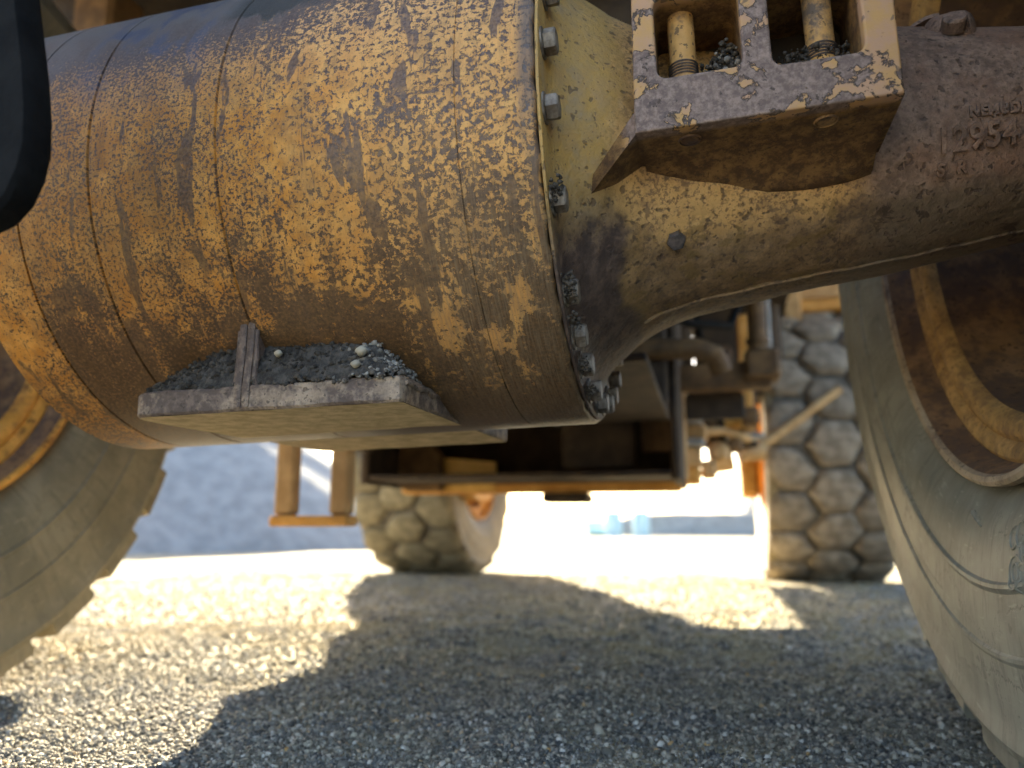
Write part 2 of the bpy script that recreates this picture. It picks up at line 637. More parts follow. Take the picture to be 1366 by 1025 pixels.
def stones(name, pos, size, tint, mat='stone', flat=.65, parent=None, jag=.28, shape='ico'):
    """many small stones in one mesh, every stone with its own tint"""
    V, F = ico() if shape == 'ico' else octa()
    nv = len(V)
    n = len(pos)
    v = np.repeat(V[None], n, 0) * (1 + jag * (rng.random((n, nv, 1)) - .5) * 2)
    sc = np.stack([.75 + .5 * rng.random(n), .75 + .5 * rng.random(n), flat * (.7 + .6 * rng.random(n))], -1)
    v = v * sc[:, None, :]
    q = rng.normal(size=(n, 4))
    q[:, 1:3] *= .45
    q /= np.linalg.norm(q, axis=1)[:, None]
    w, x, y, z = q.T
    Rm = np.stack([1 - 2 * (y * y + z * z), 2 * (x * y - z * w), 2 * (x * z + y * w), 2 * (x * y + z * w), 1 - 2 * (x * x + z * z), 2 * (y * z - x * w),
                   2 * (x * z - y * w), 2 * (y * z + x * w), 1 - 2 * (x * x + y * y)], -1).reshape(n, 3, 3)
    v = np.einsum('nij,nkj->nki', Rm, v) * np.asarray(size)[:, None, None] + np.asarray(pos)[:, None, :]
    f = (F[None] + (np.arange(n) * nv)[:, None, None]).reshape(-1, 3)
    me = D.meshes.new(name)
    me.vertices.add(n * nv)
    me.vertices.foreach_set('co', v.reshape(-1))
    me.loops.add(len(f) * 3)
    me.loops.foreach_set('vertex_index', f.reshape(-1).astype(np.int32))
    me.polygons.add(len(f))
    me.polygons.foreach_set('loop_start', np.arange(len(f), dtype=np.int32) * 3)
    me.update(calc_edges=True)
    at = me.attributes.new('tint', 'FLOAT', 'POINT')
    at.data.foreach_set('value', np.repeat(tint, nv).astype(np.float32))
    me.materials.append(MT[mat])
    o = D.objects.new(name, me)
    COL.objects.link(o)
    if parent is not None:
        o.parent = parent
    return o


def gravel():
    P, S = [], []
    for (y0, y1, x0, x1, dens, s0, s1) in ((.95, 1.45, -1.7, .95, 26000, .0020, .0064), (1.45, 2.1, -2.2, 1.2, 15000, .0024, .0072), (2.1, 2.9, -3.0, 1.5, 7500, .0030, .0082)):
        n = int((y1 - y0) * (x1 - x0) * dens)
        x = x0 + (x1 - x0) * rng.random(n)
        y = y0 + (y1 - y0) * rng.random(n)
        s = s0 + (s1 - s0) * rng.random(n) ** 2.6
        z = ground_h(x, y) + s * (.1 + .5 * rng.random(n))
        P.append(np.stack([x, y, z], -1))
        S.append(s)
    n = 420                                        # a few larger stones
    x = -2.5 + 4.5 * rng.random(n)
    y = 1.0 + 3.5 * rng.random(n)
    s = .007 + .009 * rng.random(n) ** 2
    P.append(np.stack([x, y, ground_h(x, y) + s * .3], -1))
    S.append(s)
    P, S = np.concatenate(P), np.concatenate(S)
    far_n = 34000                                  # thinner and simpler with distance
    fx = -4.5 + 6.8 * rng.random(far_n)
    fy = 2.9 + 3.6 * rng.random(far_n) ** 1.5
    fs = .0045 + .008 * rng.random(far_n) ** 2.4
    fo_ = stones('gravel', np.stack([fx, fy, ground_h(fx, fy) + fs * .3], -1), fs, rng.random(far_n), shape='octa')
    tag(fo_, 'fine crushed gravel farther off beneath the truck', 'gravel', kind='stuff')
    o = stones('gravel', P, S, rng.random(len(P)))
    tag(o, 'loose grey and tan crushed gravel in front of the wheels', 'gravel', kind='stuff')


gravel()


def pile(name, x, y, rad, h, label, sx=1.0, sy=1.0, flat=0.0, seed=1):
    n, m = 96, 40
    r0 = np.random.default_rng(seed)
    ph = r0.random(8) * 6.28
    v = []
    for i in range(m + 1):
        for k in range(n):
            t = 2 * math.pi * k / n
            q = i / m
            e = 1 + .05 * math.sin(3 * t + ph[0]) + .04 * math.sin(5 * t + ph[1]) + .02 * math.sin(11 * t + ph[2])
            rr = rad * q * e
            hh = h * (1 - q) if q > flat else h * (1 - flat)
            hh = max(hh, 0) ** 1.0
            hh -= .12 * h * max(0, .12 - q) / .12
            hh += .05 * math.sin(7 * t + 9 * q + ph[3]) * (1 - q) + .03 * math.sin(17 * t - 11 * q + ph[4]) * q
            v.append((x + rr * math.cos(t) * sx, y + rr * math.sin(t) * sy, hh - .06 * (q > .99) - .02))
    f = []
    for i in range(m):
        for k in range(n):
            f.append((i * n + k, (i + 1) * n + k, (i + 1) * n + (k + 1) % n, i * n + (k + 1) % n))
    g = G().add(v, f)
    o = g.build(name, 'pile', None, 60)
    return tag(o, label, 'gravel pile', 'gravel piles around the yard')


pile('gravel_pile', -12.6, 13.8, 7.2, 5.0, 'tall grey gravel pile in shade behind the boarding ladder', seed=3)
pile('gravel_pile', 5.5, 31.0, 9.5, 4.3, 'low dark gravel bank behind the pale blue barrels', 1.0, .14, .80, seed=5)
pile('gravel_pile', 7.6, 43.0, 6.8, 12.0, 'grey gravel slope rising beyond the low bank beside the right front wheel', 1.0, .45, seed=8)

# ------------------------------------------------------------------ wheels
TYRE_IN = [(-.335, .555), (-.362, .572), (-.390, .598), (-.411, .640), (-.423, .690), (-.4275, .722), (-.4325, .726), (-.4335, .732), (-.4295, .740), (-.4315, .790),
           (-.4310, .826), (-.4345, .830), (-.4345, .836), (-.4312, .842), (-.4290, .880), (-.4262, .915), (-.4262, .940), (-.4300, .958), (-.4310, .968), (-.424, .984),
           (-.405, .994), (-.36, .997)]


def tyre_mesh(mat, r_out=None):
    prof = TYRE_IN + [(-.18, 1.0), (0, 1.002), (.18, 1.0)] + [(-x, r) for x, r in TYRE_IN[::-1]]
    g = G().lathe(prof, 144)
    return g


def block_mesh(name, mat, xc, wx, la, r0, r1, pts, inset=.022, shoulder=0):
    """a tread block: outline in (x, arc length) wrapped on the tyre's radius"""
    rings = [(r0, 0.0), (r1 - .026, .004), (r1 - .010, .014), (r1 - .002, .034), (r1 + .004, .075)] if inset > .025 else [(r0, 0.0), (r1 - .016, .004), (r1 - .004, .011), (r1, inset)]
    v, f = [], []
    n = len(pts)
    for r, ins in rings:
        for u, w in pts:
            l = math.hypot(u, w)
            k = (l - ins) / l
            x = xc + u * k
            if shoulder and r > r0:
                x += 0
            a = w * k / 1.02
            rr = r - .35 * max(0, abs(x) - .30) ** 2 * 2
            v.append((x, -rr * math.cos(a), rr * math.sin(a)))
    for i in range(len(rings) - 1):
        for k in range(n):
            f.append((i * n + k, i * n + (k + 1) % n, (i + 1) * n + (k + 1) % n, (i + 1) * n + k))
    f.append(tuple(range((len(rings) - 1) * n, len(rings) * n)))
    return G().add(v, f).mesh(name, mat, 50)


def hexpts(hx, hy, cut):
    """block outline with eight softened corners"""
    c = [(hx, -hy * cut), (hx, hy * cut), (hx * .35, hy), (-hx * .35, hy), (-hx, hy * cut), (-hx, -hy * cut), (-hx * .35, -hy), (hx * .35, -hy)]
    return soften(c)


def soften(c, k=.14):
    out = []
    n = len(c)
    for i in range(n):
        p, q, s = c[i - 1], c[i], c[(i + 1) % n]
        out.append((q[0] * (1 - k) + p[0] * k, q[1] * (1 - k) + p[1] * k))
        out.append((q[0] * (1 - k * .3) + (p[0] + s[0]) * k * .15, q[1] * (1 - k * .3) + (p[1] + s[1]) * k * .15))
        out.append((q[0] * (1 - k) + s[0] * k, q[1] * (1 - k) + s[1] * k))
    return out


def honeycomb(a, h, lo=None, hi=None):
    """flat-topped hexagon, cut off where it meets the tyre's shoulder"""
    c = [(a, 0), (a / 2, h), (-a / 2, h), (-a, 0), (-a / 2, -h), (a / 2, -h)]
    if hi is not None:
        t = (a - hi) / (a / 2)
        c = [(hi, h * t), (a / 2, h), (-a / 2, h), (-a, 0), (-a / 2, -h), (a / 2, -h), (hi, -h * t)]
    if lo is not None:
        t = (a + lo) / (a / 2)
        c = [(a, 0), (a / 2, h), (-a / 2, h), (lo, h * t), (lo, -h * t), (-a / 2, -h), (a / 2, -h)]
    return soften(c, .24)


def shoulder_lug(name, mat, side, la):
    """a bar from the tread centre that runs over the shoulder"""
    hy = la * .5
    x0, x1 = (.165, .414)
    pts = [(x0, -hy * .75), (x0 + .03, -hy * .95), (x1 - .06, -hy), (x1, -hy * .82), (x1, hy * .82), (x1 - .06, hy), (x0 + .03, hy * .95), (x0, hy * .75)]
    xc = side * (x0 + x1) / 2
    pts = [((side * x) - xc, w) for x, w in pts]
    if side < 0:
        pts = pts[::-1]
    rings = [(.955, .0), (1.02, .0), (1.034, .006), (1.040, .024)]
    v, f = [], []
    n = len(pts)
    for r, ins in rings:
        for u, w in pts:
            l = math.hypot(u, w)
            k = (l - ins) / l
            x = xc + u * k
            a = w * k / 1.02
            v.append((x, -r * math.cos(a), r * math.sin(a)))
    for i in range(len(rings) - 1):
        for k in range(n):
            f.append((i * n + k, i * n + (k + 1) % n, (i + 1) * n + (k + 1) % n, (i + 1) * n + k))
    f.append(tuple(range((len(rings) - 1) * n, len(rings) * n)))
    return G().add(v, f).mesh(name, mat, 40)


def rim_parts(root, lip, dark, band):
    G().lathe([(-.30, .540), (-.345, .552), (-.372, .572), (-.390, .579), (-.402, .577), (-.406, .570), (-.403, .562), (-.394, .558)], 128).build('rim_lip', lip, root)
    G().lathe([(-.3945, .5578), (-.385, .552), (-.352, .546), (-.346, .542)], 128).build('rim_flange', dark, root)
    G().lathe([(-.346, .5425), (-.349, .536), (-.346, .520), (-.339, .512), (-.336, .508), (-.3395, .504), (-.343, .494), (-.340, .478), (-.330, .467), (-.315, .462)], 128).build('lock_ring', band, root)
    G().lathe([(-.315, .4623), (-.15, .456), (.05, .440), (.06, .452), (.075, .452), (.085, .430), (.26, .42), (.27, .25), (.26, .16)], 128).build('rim_barrel', dark, root)
    G().lathe([(-.06, .165), (-.06, .30), (-.04, .315), (.20, .32), (.24, .30), (.27, .30)], 96).build('brake_drum', 'rimdark', root)


def wheel(name, loc, rot, kind, label, mats, outer_face=True):
    tm, bm, lip, dark, band = mats
    root = empty(name, loc, rot)
    tag(root, label, 'wheel', 'wheels of the haul truck')
    ty = tyre_mesh(tm).build('tyre', tm, root, 22)
    if kind == 'rear':
        N = 26
        la = 2 * math.pi * 1.02 / N * .80
        meshes = [(shoulder_lug('tread_block', bm, -1, la), 0), (shoulder_lug('tread_block', bm, 1, la), .5),
                  (block_mesh('tread_block', bm, 0, .3, la, .98, 1.045, hexpts(.145, la * .52, .55)), .25)]
    else:
        N = 20
        la = 2 * math.pi * 1.02 / N
        meshes = [(block_mesh('tread_block', bm, -.292, .27, la, .97, 1.050, honeycomb(.178, la * .44, lo=-.135), .030), 0),
                  (block_mesh('tread_block', bm, 0, .27, la, .97, 1.055, honeycomb(.178, la * .44), .030), .5),
                  (block_mesh('tread_block', bm, .292, .27, la, .97, 1.050, honeycomb(.178, la * .44, hi=.135), .030), 0)]
    if kind == 'front':
        vr = []
        for xc, r1, off, lo, hi in ((-.292, 1.050, 0, -.135, None), (0, 1.055, .5, None, None), (.292, 1.050, 0, None, .135)):
            vr.append(([block_mesh('tread_block', bm, xc, .27, la, .97, r1, [(u + .018 * (rng.random() - .5) + .10 * w * tw, w + .018 * (rng.random() - .5) + .10 * u * tw) for u, w in honeycomb(.184, la * .462, lo, hi)], .030)
                        for tw in (-1.6, -.8, .3, 1.2, -1.1, .7)], off))
        meshes = vr
    for me, off in meshes:
        for k in range(N):
            o = D.objects.new('tread_block', me if kind != 'front' else me[int(rng.integers(6))])
            COL.objects.link(o)
            o.parent = ty
            o.rotation_euler = (2 * math.pi * (k + off) / N + (rng.random() - .5) * .03, 0, 0)
            if kind == 'front':
                o.scale = (1, 1, 1) if off else (1 + .03 * (rng.random() - .5), 1, 1)
                q = 1 + .012 * (rng.random() - .5)
                o.scale = (o.scale[0], q, q)
    if kind == 'front':
        G().lathe([(-.385, .985), (-.36, 1.004), (0, 1.008), (.36, 1.004), (.385, .985)], 96).build('tread_groove', 'groove', ty)
    rim_parts(root, lip, dark, band)
    return root


AX_C = Vector((0, 1.36865, .62652 + .41))
AX_W = Vector((.999687, 0, .025023))
AX_ROT = (0, -.025025, 0)

wr = wheel('wheel_assembly', AX_C + AX_W * .832, AX_ROT, 'rear', 'grey dusty wheel close by at the right with brown rim and yellow ring', ('tyre', 'tyre', 'rimlip', 'rimdark', 'rimband'))
wl = wheel('wheel_assembly', AX_C + AX_W * -2.245, (0, .025025, math.pi), 'rear', 'olive brown wheel with orange rim behind the left end of the drum', ('tyrebrown', 'tyrebrown', 'rimor', 'rimdark', 'rimor'))
wheel('wheel_assembly', (-2.40, 6.78, 1.035), (0.1, 0, math.pi), 'front', 'far wheel with olive tread blocks and orange rim under the belly guard', ('tyrefar', 'blockolive', 'rimor', 'rimor', 'rimor'))
wheel('wheel_assembly', (.83, 6.45, 1.035), (0.25, 0, 0), 'front', 'far wheel with grey brown tread blocks behind the steering rod', ('tyrebrown', 'block', 'rimlip', 'rimor', 'rimor'))


# sidewall ornaments on the near tyre (raised moulding)
def ornament():
    g = G()

    def arc(r, a, rad, t0, t1, th=.0022, n=14, g=g):
        p = []
        for k in range(n + 1):
            t = R(t0 + (t1 - t0) * k / n)
            rr = r + rad * math.sin(t)
            aa = a + rad * math.cos(t) / r
            x = -.4405 + .0 if rr > .75 else -.4405 + .0
            for (x0, r0), (x1, r1) in zip(TYRE_IN[:-1], TYRE_IN[1:]):
                if r0 <= rr <= r1:
                    x = x0 + (x1 - x0) * (rr - r0) / (r1 - r0)
                    break
            p.append((x, -rr * math.cos(aa), rr * math.sin(aa)))
        g.tube(p, th, 6)
    a0 = -1.355
    for dr, da, rad, t0, t1 in ((.055, .000, .013, 0, 360), (.055, 0, .020, 40, 300), (.085, .004, .010, -60, 250), (.028, .012, .016, 20, 330), (.028, .012, .009, 0, 360),
                                (.0, .030, .022, -40, 240), (.0, .03, .012, 60, 400), (-.022, .058, .018, 0, 300), (.04, .05, .020, 90, 380), (.03, .085, .024, 0, 330), (.03, .085, .013, 0, 360),
                                (-.02, .10, .016, 30, 300)):
        arc(.680 + dr, a0 - da, rad, t0, t1)
    g.build('sidewall_ornament', 'tyre', wr, 60)['kind'] = 'stuff'
    g = G()
    for k in range(9):                       # raised size marking
        aa = -1.69 - .011 * k
        arc(.640 - .0015 * k, aa, .0045, 0 + 40 * (k % 3), 200 + 50 * (k % 4), .0013, 8, g)
    g.build('size_marking', 'tyre', wr, 60)['kind'] = 'stuff'


ornament()

# ------------------------------------------------------------------ rear axle
axle = empty('rear_axle', AX_C, AX_ROT)
tag(axle, 'rusty yellow rear axle with a big worn drum and cast arm', 'axle')
RD = .4382


def drum():
    def seam(s, w, d):
        return [(s - w, RD), (s - w * .55, RD - d), (s + w * .55, RD - d), (s + w, RD)]
    prof = [(-1.215, .30), (-1.19, .40), (-1.182, RD - .006), (-1.178, RD)]
    for s, w, d in ((-1.068, .0022, .004), (-.927, .0026, .004), (-.698, .0024, .004), (-.318, .0012, .0015)):
        prof += [(prof[-1][0] + .004, RD)]
        prof += seam(s, w, d)
    prof += [(-.2105, RD), (-.2065, RD - .003), (-.2055, RD - .007), (-.2055, .36)]
    # subdivide the long plain strips so the edge can wander a little
    o = G().lathe(prof, 220).build('drum', 'drum', axle, 40)
    me = o.data
    n = len(me.vertices)
    co = np.empty(n * 3)
    me.vertices.foreach_get('co', co)
    co = co.reshape(-1, 3)
    t = np.arctan2(co[:, 2], -co[:, 1])
    m = co[:, 0] > -.2095
    co[m, 0] += (.0012 * np.sin(37 * t) + .001 * np.sin(61 * t + 1) + .0006 * np.sin(113 * t))[m]
    me.vertices.foreach_set('co', co.reshape(-1))
    me.update()
    return o


drum()

ARM = [(-.2045, .30), (-.2045, .428), (-.2035, .431), (-.1995, .431), (-.1985, .428), (-.1985, .378), (-.192, .362), (-.169, .334), (-.145, .316), (-.123, .298), (-.10, .284), (-.08, .273),
       (-.045, .260), (-.01, .251), (.04, .243), (.085, .236), (.15, .226), (.216, .218)]
ARM2 = [(.216, .218), (.28, .211), (.341, .203), (.40, .194), (.462, .184), (.56, .170), (.78, .165)]


def arm_r(s):
    for (s0, r0), (s1, r1) in zip((ARM + ARM2)[5:-1], (ARM + ARM2)[6:]):
        if s0 <= s <= s1 and s1 > s0:
            return r0 + (r1 - r0) * (s - s0) / (s1 - s0)
    return .2


def lumpy(o, amp):
    me = o.data
    n = len(me.vertices)
    co = np.empty(n * 3)
    me.vertices.foreach_get('co', co)
    co = co.reshape(-1, 3)
    r = np.hypot(co[:, 1], co[:, 2])
    t = np.arctan2(co[:, 2], co[:, 1])
    d = amp * (np.sin(9 * t + 21 * co[:, 0]) + .7 * np.sin(17 * t - 33 * co[:, 0] + 2) + .5 * np.sin(31 * t + 51 * co[:, 0]))
    d *= np.clip((co[:, 0] + .17) / .08, 0, 1)
    k = (r + d) / r
    co[:, 1] *= k
    co[:, 2] *= k
    me.vertices.foreach_set('co', co.reshape(-1))
    me.update()


def fine_prof(p, st=.012):
    out = [p[0]]
    for (a, b), (c, d) in zip(p[:-1], p[1:]):
        n = max(1, int(abs(c - a) / st))
        out += [(a + (c - a) * k / n, b + (d - b) * k / n) for k in range(1, n + 1)]
    return out


bellm = MT['arm']


def mat_arm():
    """casting paint: olive yellow on the bell, brown orange on the arm, bare grey towards the wheel"""
    n = Nt('axle_arm_casting')
    x, y, z = n.sep()
    phi = n.math('ARCTAN2', z, n.mul(y, -1.0))
    big = n.noise(8, 4, .62)
    mid = n.noise(36, 5, .68)
    fine = n.noise(95, 2, .6)
    xw = n.add(x, n.mul(n.math('SUBTRACT', big, .5), .12))
    bell = n.step(xw, -.085, -.125)
    bare = n.step(xw, .20, .285)
    low = n.step(n.add(phi, n.mul(n.math('SUBTRACT', big, .5), .7)), -.62, -.90)       # darker brown low down
    bell_lit = n.math('SUBTRACT', 1.0, n.mul(n.step(n.add(phi, n.mul(mid, .5)), -.05, -.45), bell))  # bell darker below the web: shade put into its colour
    bellc = n.mix(n.step(n.add(mid, n.mul(fine, .3)), .45, .85), (.46, .275, .075), (.39, .245, .095))
    bellc = n.mix(n.mul(n.step(n.noise(13, 5, .6), .50, .68), .7), bellc, (.30, .23, .15))
    dk = n.mix(n.step(mid, .38, .65), (.070, .048, .040), (.15, .10, .075))
    bellc = n.mix(bell_lit, dk, bellc)
    armc = n.mix(n.step(n.add(n.mul(big, .6), n.mul(mid, .5), n.mul(fine, .2)), .44, .66), (.25, .135, .068), (.64, .38, .145))
    sp2 = n.step(n.add(n.noise(125, 3, .72), n.mul(n.math('SUBTRACT', big, .5), -.25)), .50, .60)
    armc = n.mix(n.mul(sp2, .62), armc, (.105, .062, .044))
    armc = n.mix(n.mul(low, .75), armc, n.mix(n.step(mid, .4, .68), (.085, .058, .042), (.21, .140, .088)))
    flake = n.mul(n.step(n.noise(24, 5, .65, None, .4), .57, .60), n.step(phi, -.55, -.8))
    armc = n.mix(n.mul(flake, .65), armc, (.20, .125, .045))
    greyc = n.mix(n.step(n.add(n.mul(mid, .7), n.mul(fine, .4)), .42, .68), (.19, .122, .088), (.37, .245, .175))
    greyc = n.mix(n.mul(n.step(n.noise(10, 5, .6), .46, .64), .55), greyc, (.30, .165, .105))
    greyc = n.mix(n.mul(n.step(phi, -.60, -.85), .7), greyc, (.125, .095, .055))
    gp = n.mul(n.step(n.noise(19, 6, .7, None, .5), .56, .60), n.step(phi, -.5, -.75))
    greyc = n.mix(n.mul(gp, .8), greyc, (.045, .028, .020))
    col = n.mix(bell, armc, bellc)
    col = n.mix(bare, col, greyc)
    greyd = n.mul(n.mul(sp2, bare), .30)
    col = n.mix(greyd, col, (.11, .075, .058))
    spots = n.step(n.noise(62, 2, .55), .62, .68)
    col = n.mix(n.mul(spots, .6), col, (.07, .045, .035))
    specks = n.step(n.noise(150, 1, .5), .66, .72)
    col = n.mix(n.mul(specks, .6), col, (.09, .055, .035))
    h = n.add(n.mul(mid, 1.2), n.mul(fine, .7), n.mul(spots, -.4))
    return n.done(col, n.step(mid, -.9, 1.5), 0, .4, h, .8, .0035)


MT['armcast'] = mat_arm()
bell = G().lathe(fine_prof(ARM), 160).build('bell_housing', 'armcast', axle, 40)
lumpy(bell, .0009)
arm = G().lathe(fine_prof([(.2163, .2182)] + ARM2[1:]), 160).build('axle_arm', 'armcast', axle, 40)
lumpy(arm, .0006)
# parting-line ridge of the casting along the lower edge
g = G()
for a_deg, off in ((-78, 0.0),):
    p = []
    for k in range(60):
        s = -.10 + .78 * k / 59
        r = arm_r(s) + .001
        a = R(a_deg) + .01 * math.sin(k * .9)
        p.append((s, -r * math.cos(a), r * math.sin(a)))
    g.tube(p, .0035, 6)
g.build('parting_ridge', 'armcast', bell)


# flange bolts ------------------------------------------------------
def hex_bolt(mat_h):
    g = G()
    h = []
    for k in range(6):
        t = math.pi / 3 * k + .3
        h.append((.0190 * math.cos(t), .0190 * math.sin(t)))
    g.prism(h, 'x', .003, .0215, .0022)
    me_head = g.mesh('bolt', mat_h, 25)
    w = G().lathe([(0, .0), (0, .0225), (.0025, .0225), (.0030, .021), (.0030, .0)], 24).mesh('washer', mat_h, 30)
    return me_head, w


BH, BW = hex_bolt('bolt')
angs = [176, 163, 150, 137, 124] + [172.5 + 14.5 - 14.5]
fl = [-7.5 + 14.5 * 2, -7.5 + 14.5]                     # above the visible run
fl = [36, 21.5, 7.4, -7.0, -25.1, -44.5, -55.9, -65.7, -78.6] + [-91 - 12.4 * k for k in range(18)] + [48.5]
for a in fl:
    a = R(a)
    o = D.objects.new('bolt', BH)
    COL.objects.link(o)
    o.parent = axle
    o.location = (-.1985, -.404 * math.cos(a), .404 * math.sin(a))
    o.rotation_euler = (random.random() * 1.0, 0, 0)
    wz = D.objects.new('washer', BW)
    COL.objects.link(wz)
    wz.parent = o


# spring bracket ----------------------------------------------------
def curve_plate(name, outlines, y0, y1, bev, mat, parent):
    cu = D.curves.new(name, 'CURVE')
    cu.dimensions = '2D'
    cu.fill_mode = 'BOTH'
    for pl in outlines:
        sp = cu.splines.new('POLY')
        sp.points.add(len(pl) - 1)
        for q, (a, b) in zip(sp.points, pl):
            q.co = (a, b, 0, 1)
        sp.use_cyclic_u = True
    cu.extrude = (y1 - y0) / 2 - bev
    cu.bevel_depth = bev
    cu.bevel_resolution = 2
    cu.offset = -bev
    tmp = D.objects.new('tmp', cu)
    COL.objects.link(tmp)
    dg = bpy.context.evaluated_depsgraph_get()
    me = D.meshes.new_from_object(tmp.evaluated_get(dg))
    D.objects.remove(tmp)
    co = np.empty(len(me.vertices) * 3)
    me.vertices.foreach_get('co', co)
    co = co.reshape(-1, 3)
    co = np.stack([co[:, 0], (y0 + y1) / 2 - co[:, 2], co[:, 1]], -1)
    me.vertices.foreach_set('co', co.reshape(-1))
    me.update()
    me.polygons.foreach_set('use_smooth', [True] * len(me.polygons))
    me.set_sharp_from_angle(angle=R(35))
    me.materials.clear()
    me.materials.append(MT[mat])
    o = D.objects.new(name, me)
    COL.objects.link(o)
    o.parent = parent
    return o


br = curve_plate('spring_bracket', [[(-.079, -.0855), (.269, -.0830), (.272, .24), (-.070, .24)],
                                    rrect(-.0430, .0735, -.0075, .118, .014), rrect(.1115, .2290, -.0150, .118, .014)], -.362, -.15, .0035, 'bracket', axle)
G().box(-.066, .262, -.215, -.195, -.06, .22, .004).build('bracket_back_plate', 'raildark', br)
# webs from the bracket corner onto the bell and under the bracket
g = G().hull([(-.076, -.360, -.050), (-.076, -.360, -.0845), (-.076, -.20, -.0845), (-.076, -.20, 0.03), (-.160, -.288, -.118), (-.160, -.285, -.140), (-.150, -.18, -.140), (-.150, -.18, -.05)])
g.build('bracket_web', 'bracket', br)

g = G()
v, f = [], []
NX, NQ = 24, 12
for i in range(NX + 1):
    xx = -.071 + .329 * i / NX
    e = abs(2 * i / NX - 1)
    d = .040 * (1 - .35 * e ** 4)
    for k in range(NQ + 1):
        q = k / NQ
        v.append((xx, -.335 + .140 * q, -.0850 - d * q ** 2.4))
    v.append((xx, -.15, -.0850 - d))
    v.append((xx, -.15, -.0842))
    v.append((xx, -.335, -.0842))
NP = NQ + 4
for i in range(NX):
    for k in range(NP):
        f.append((i * NP + k, i * NP + (k + 1) % NP, (i + 1) * NP + (k + 1) % NP, (i + 1) * NP + k))
f += [tuple(range(NP)), tuple(range(NX * NP, (NX + 1) * NP))]
G().add(v, f).build('bracket_fillet', 'bracket', br, 60)


def ring_disc(x, y):
    g = G()
    v, f = [], []
    prof = [(0, -.0004), (.0118, -.0006), (.0126, .0018), (.0142, .0018), (.0150, -.0016), (.0165, 0.0006)]
    n = 32
    for r, z in prof:
        for k in range(n):
            t = 2 * math.pi * k / n
            v.append((x + r * math.cos(t), y + r * math.sin(t), -.0868 + z))
    for i in range(len(prof) - 1):
        for k in range(n):
            f.append((i * n + k, i * n + (k + 1) % n, (i + 1) * n + (k + 1) % n, (i + 1) * n + k))
    G().add(v, f).build('stud_end', 'arm', br)


ring_disc(-.004, -.322)
ring_disc(.178, -.322)


def stud(x, y, z0, z1):
    g = G().tube([(x, y, z0), (x, y, z1)], .0195, 28)
    o = g.build('stud', 'stud', axle)
    t = G()
    for k in range(5):
        z = z0 + .032 + k * .0046
        t.tube([(x, y, z - .0018), (x, y, z), (x, y, z + .0018)], [.0198, .0218, .0198], 28, False)
    t.build('thread', 'darkbolt', o)


stud(-.006, -.305, -.012, .135)
stud(.184, -.305, -.018, .135)

# small hex bolt on the arm
g = G()
h = [(.0150 * math.cos(math.pi / 3 * k + .2), .0150 * math.sin(math.pi / 3 * k + .2)) for k in range(6)]
g.prism(h, 'x', -.004, .013, .0018)
pb = g.build('arm_bolt', 'darkbolt', axle, 25)
an = R(-44.5)
rr = arm_r(-.035)
pb.location = (-.035, -rr * math.cos(an), rr * math.sin(an))
dv = Vector((0.02, -math.cos(an), math.sin(an)))
pb.rotation_euler = dv.to_track_quat('X', 'Z').to_euler()

# boss with cap near the wheel, web and clip
bd = Vector((-.05, -.42, .90)).normalized()
b0 = Vector((.410, -.120, .128))
g = G().tube([b0 - bd * .06, b0 - bd * .01, b0 + bd * .022, b0 + bd * .032, b0 + bd * .037], [.052, .041, .036, .031, .024], 32)
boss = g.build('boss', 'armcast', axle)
cdv = Vector((-.03, -.86, .50)).normalized()
c0 = b0 + Vector((-.004, -.034, -.004))
G().tube([c0, c0 + cdv * .018, c0 + cdv * .021], [.0175, .0175, .0150], 28).build('boss_cap', 'armcast', boss)
G().hull([b0 + Vector((-.02, .02, .02)), b0 + Vector((-.02, -.02, .02)), b0 + Vector((-.09, -.01, -.02)), b0 + Vector((-.09, .02, -.02)), b0 + Vector((0, 0, .03)), b0 + Vector((-.02, 0, -.06)), b0 + Vector((-.09, 0, -.06))]).build('boss_web', 'armcast', boss)
g = G()
p = [b0 + Vector((-.062 + .06 * k / 8, .035, .030 + .026 * math.sin(k / 8 * 1.7))) for k in range(9)]
v, f = [], []
for q in p:
    for dy, dz in ((-.016, 0), (.016, 0), (.016, .006), (-.016, .006)):
        v.append((q.x, q.y + dy, q.z + dz))
for i in range(8):
    for k in range(4):
        f.append((i * 4 + k, i * 4 + (k + 1) % 4, (i + 1) * 4 + (k + 1) % 4, (i + 1) * 4 + k))
f += [(0, 1, 2, 3), (32, 33, 34, 35)]
G().add(v, f).build('clip', 'armcast', boss)


# raised casting figures --------------------------------------------
def cast_text(body, s0, phi_deg, size, squeeze=1.0, depth=.0022, tilt=0.0):
    cu = D.curves.new('t', 'FONT')
    cu.body = body
    cu.size = size
    cu.extrude = depth
    cu.bevel_depth = .0006
    cu.offset = .0006
    cu.space_character = 1.08
    tmp = D.objects.new('tmp', cu)
    COL.objects.link(tmp)
    dg = bpy.context.evaluated_depsgraph_get()
    me = D.meshes.new_from_object(tmp.evaluated_get(dg))
    D.objects.remove(tmp)
    n = len(me.vertices)
    co = np.empty(n * 3)
    me.vertices.foreach_get('co', co)
    co = co.reshape(-1, 3)
    s = s0 + co[:, 0] * squeeze
    r = np.array([arm_r(q) for q in s])
    phi = R(phi_deg) + (co[:, 1] + tilt * co[:, 0]) / r
    rr = r + .0022 + co[:, 2]
    out = np.stack([s, -rr * np.cos(phi), rr * np.sin(phi)], -1)
    me.vertices.foreach_set('co', out.reshape(-1))
    me.update()
    me.materials.clear()
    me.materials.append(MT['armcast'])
    o = D.objects.new('cast_lettering', me)
    COL.objects.link(o)
    o.parent = arm
    return o


cast_text('12954', .350, -26.5, .050, .86, .0034)
cast_text('NEMUDD', .398, -13.0, .021, .92, .0018)
cast_text('S  R', .352, -36.0, .026, .95, .0024)

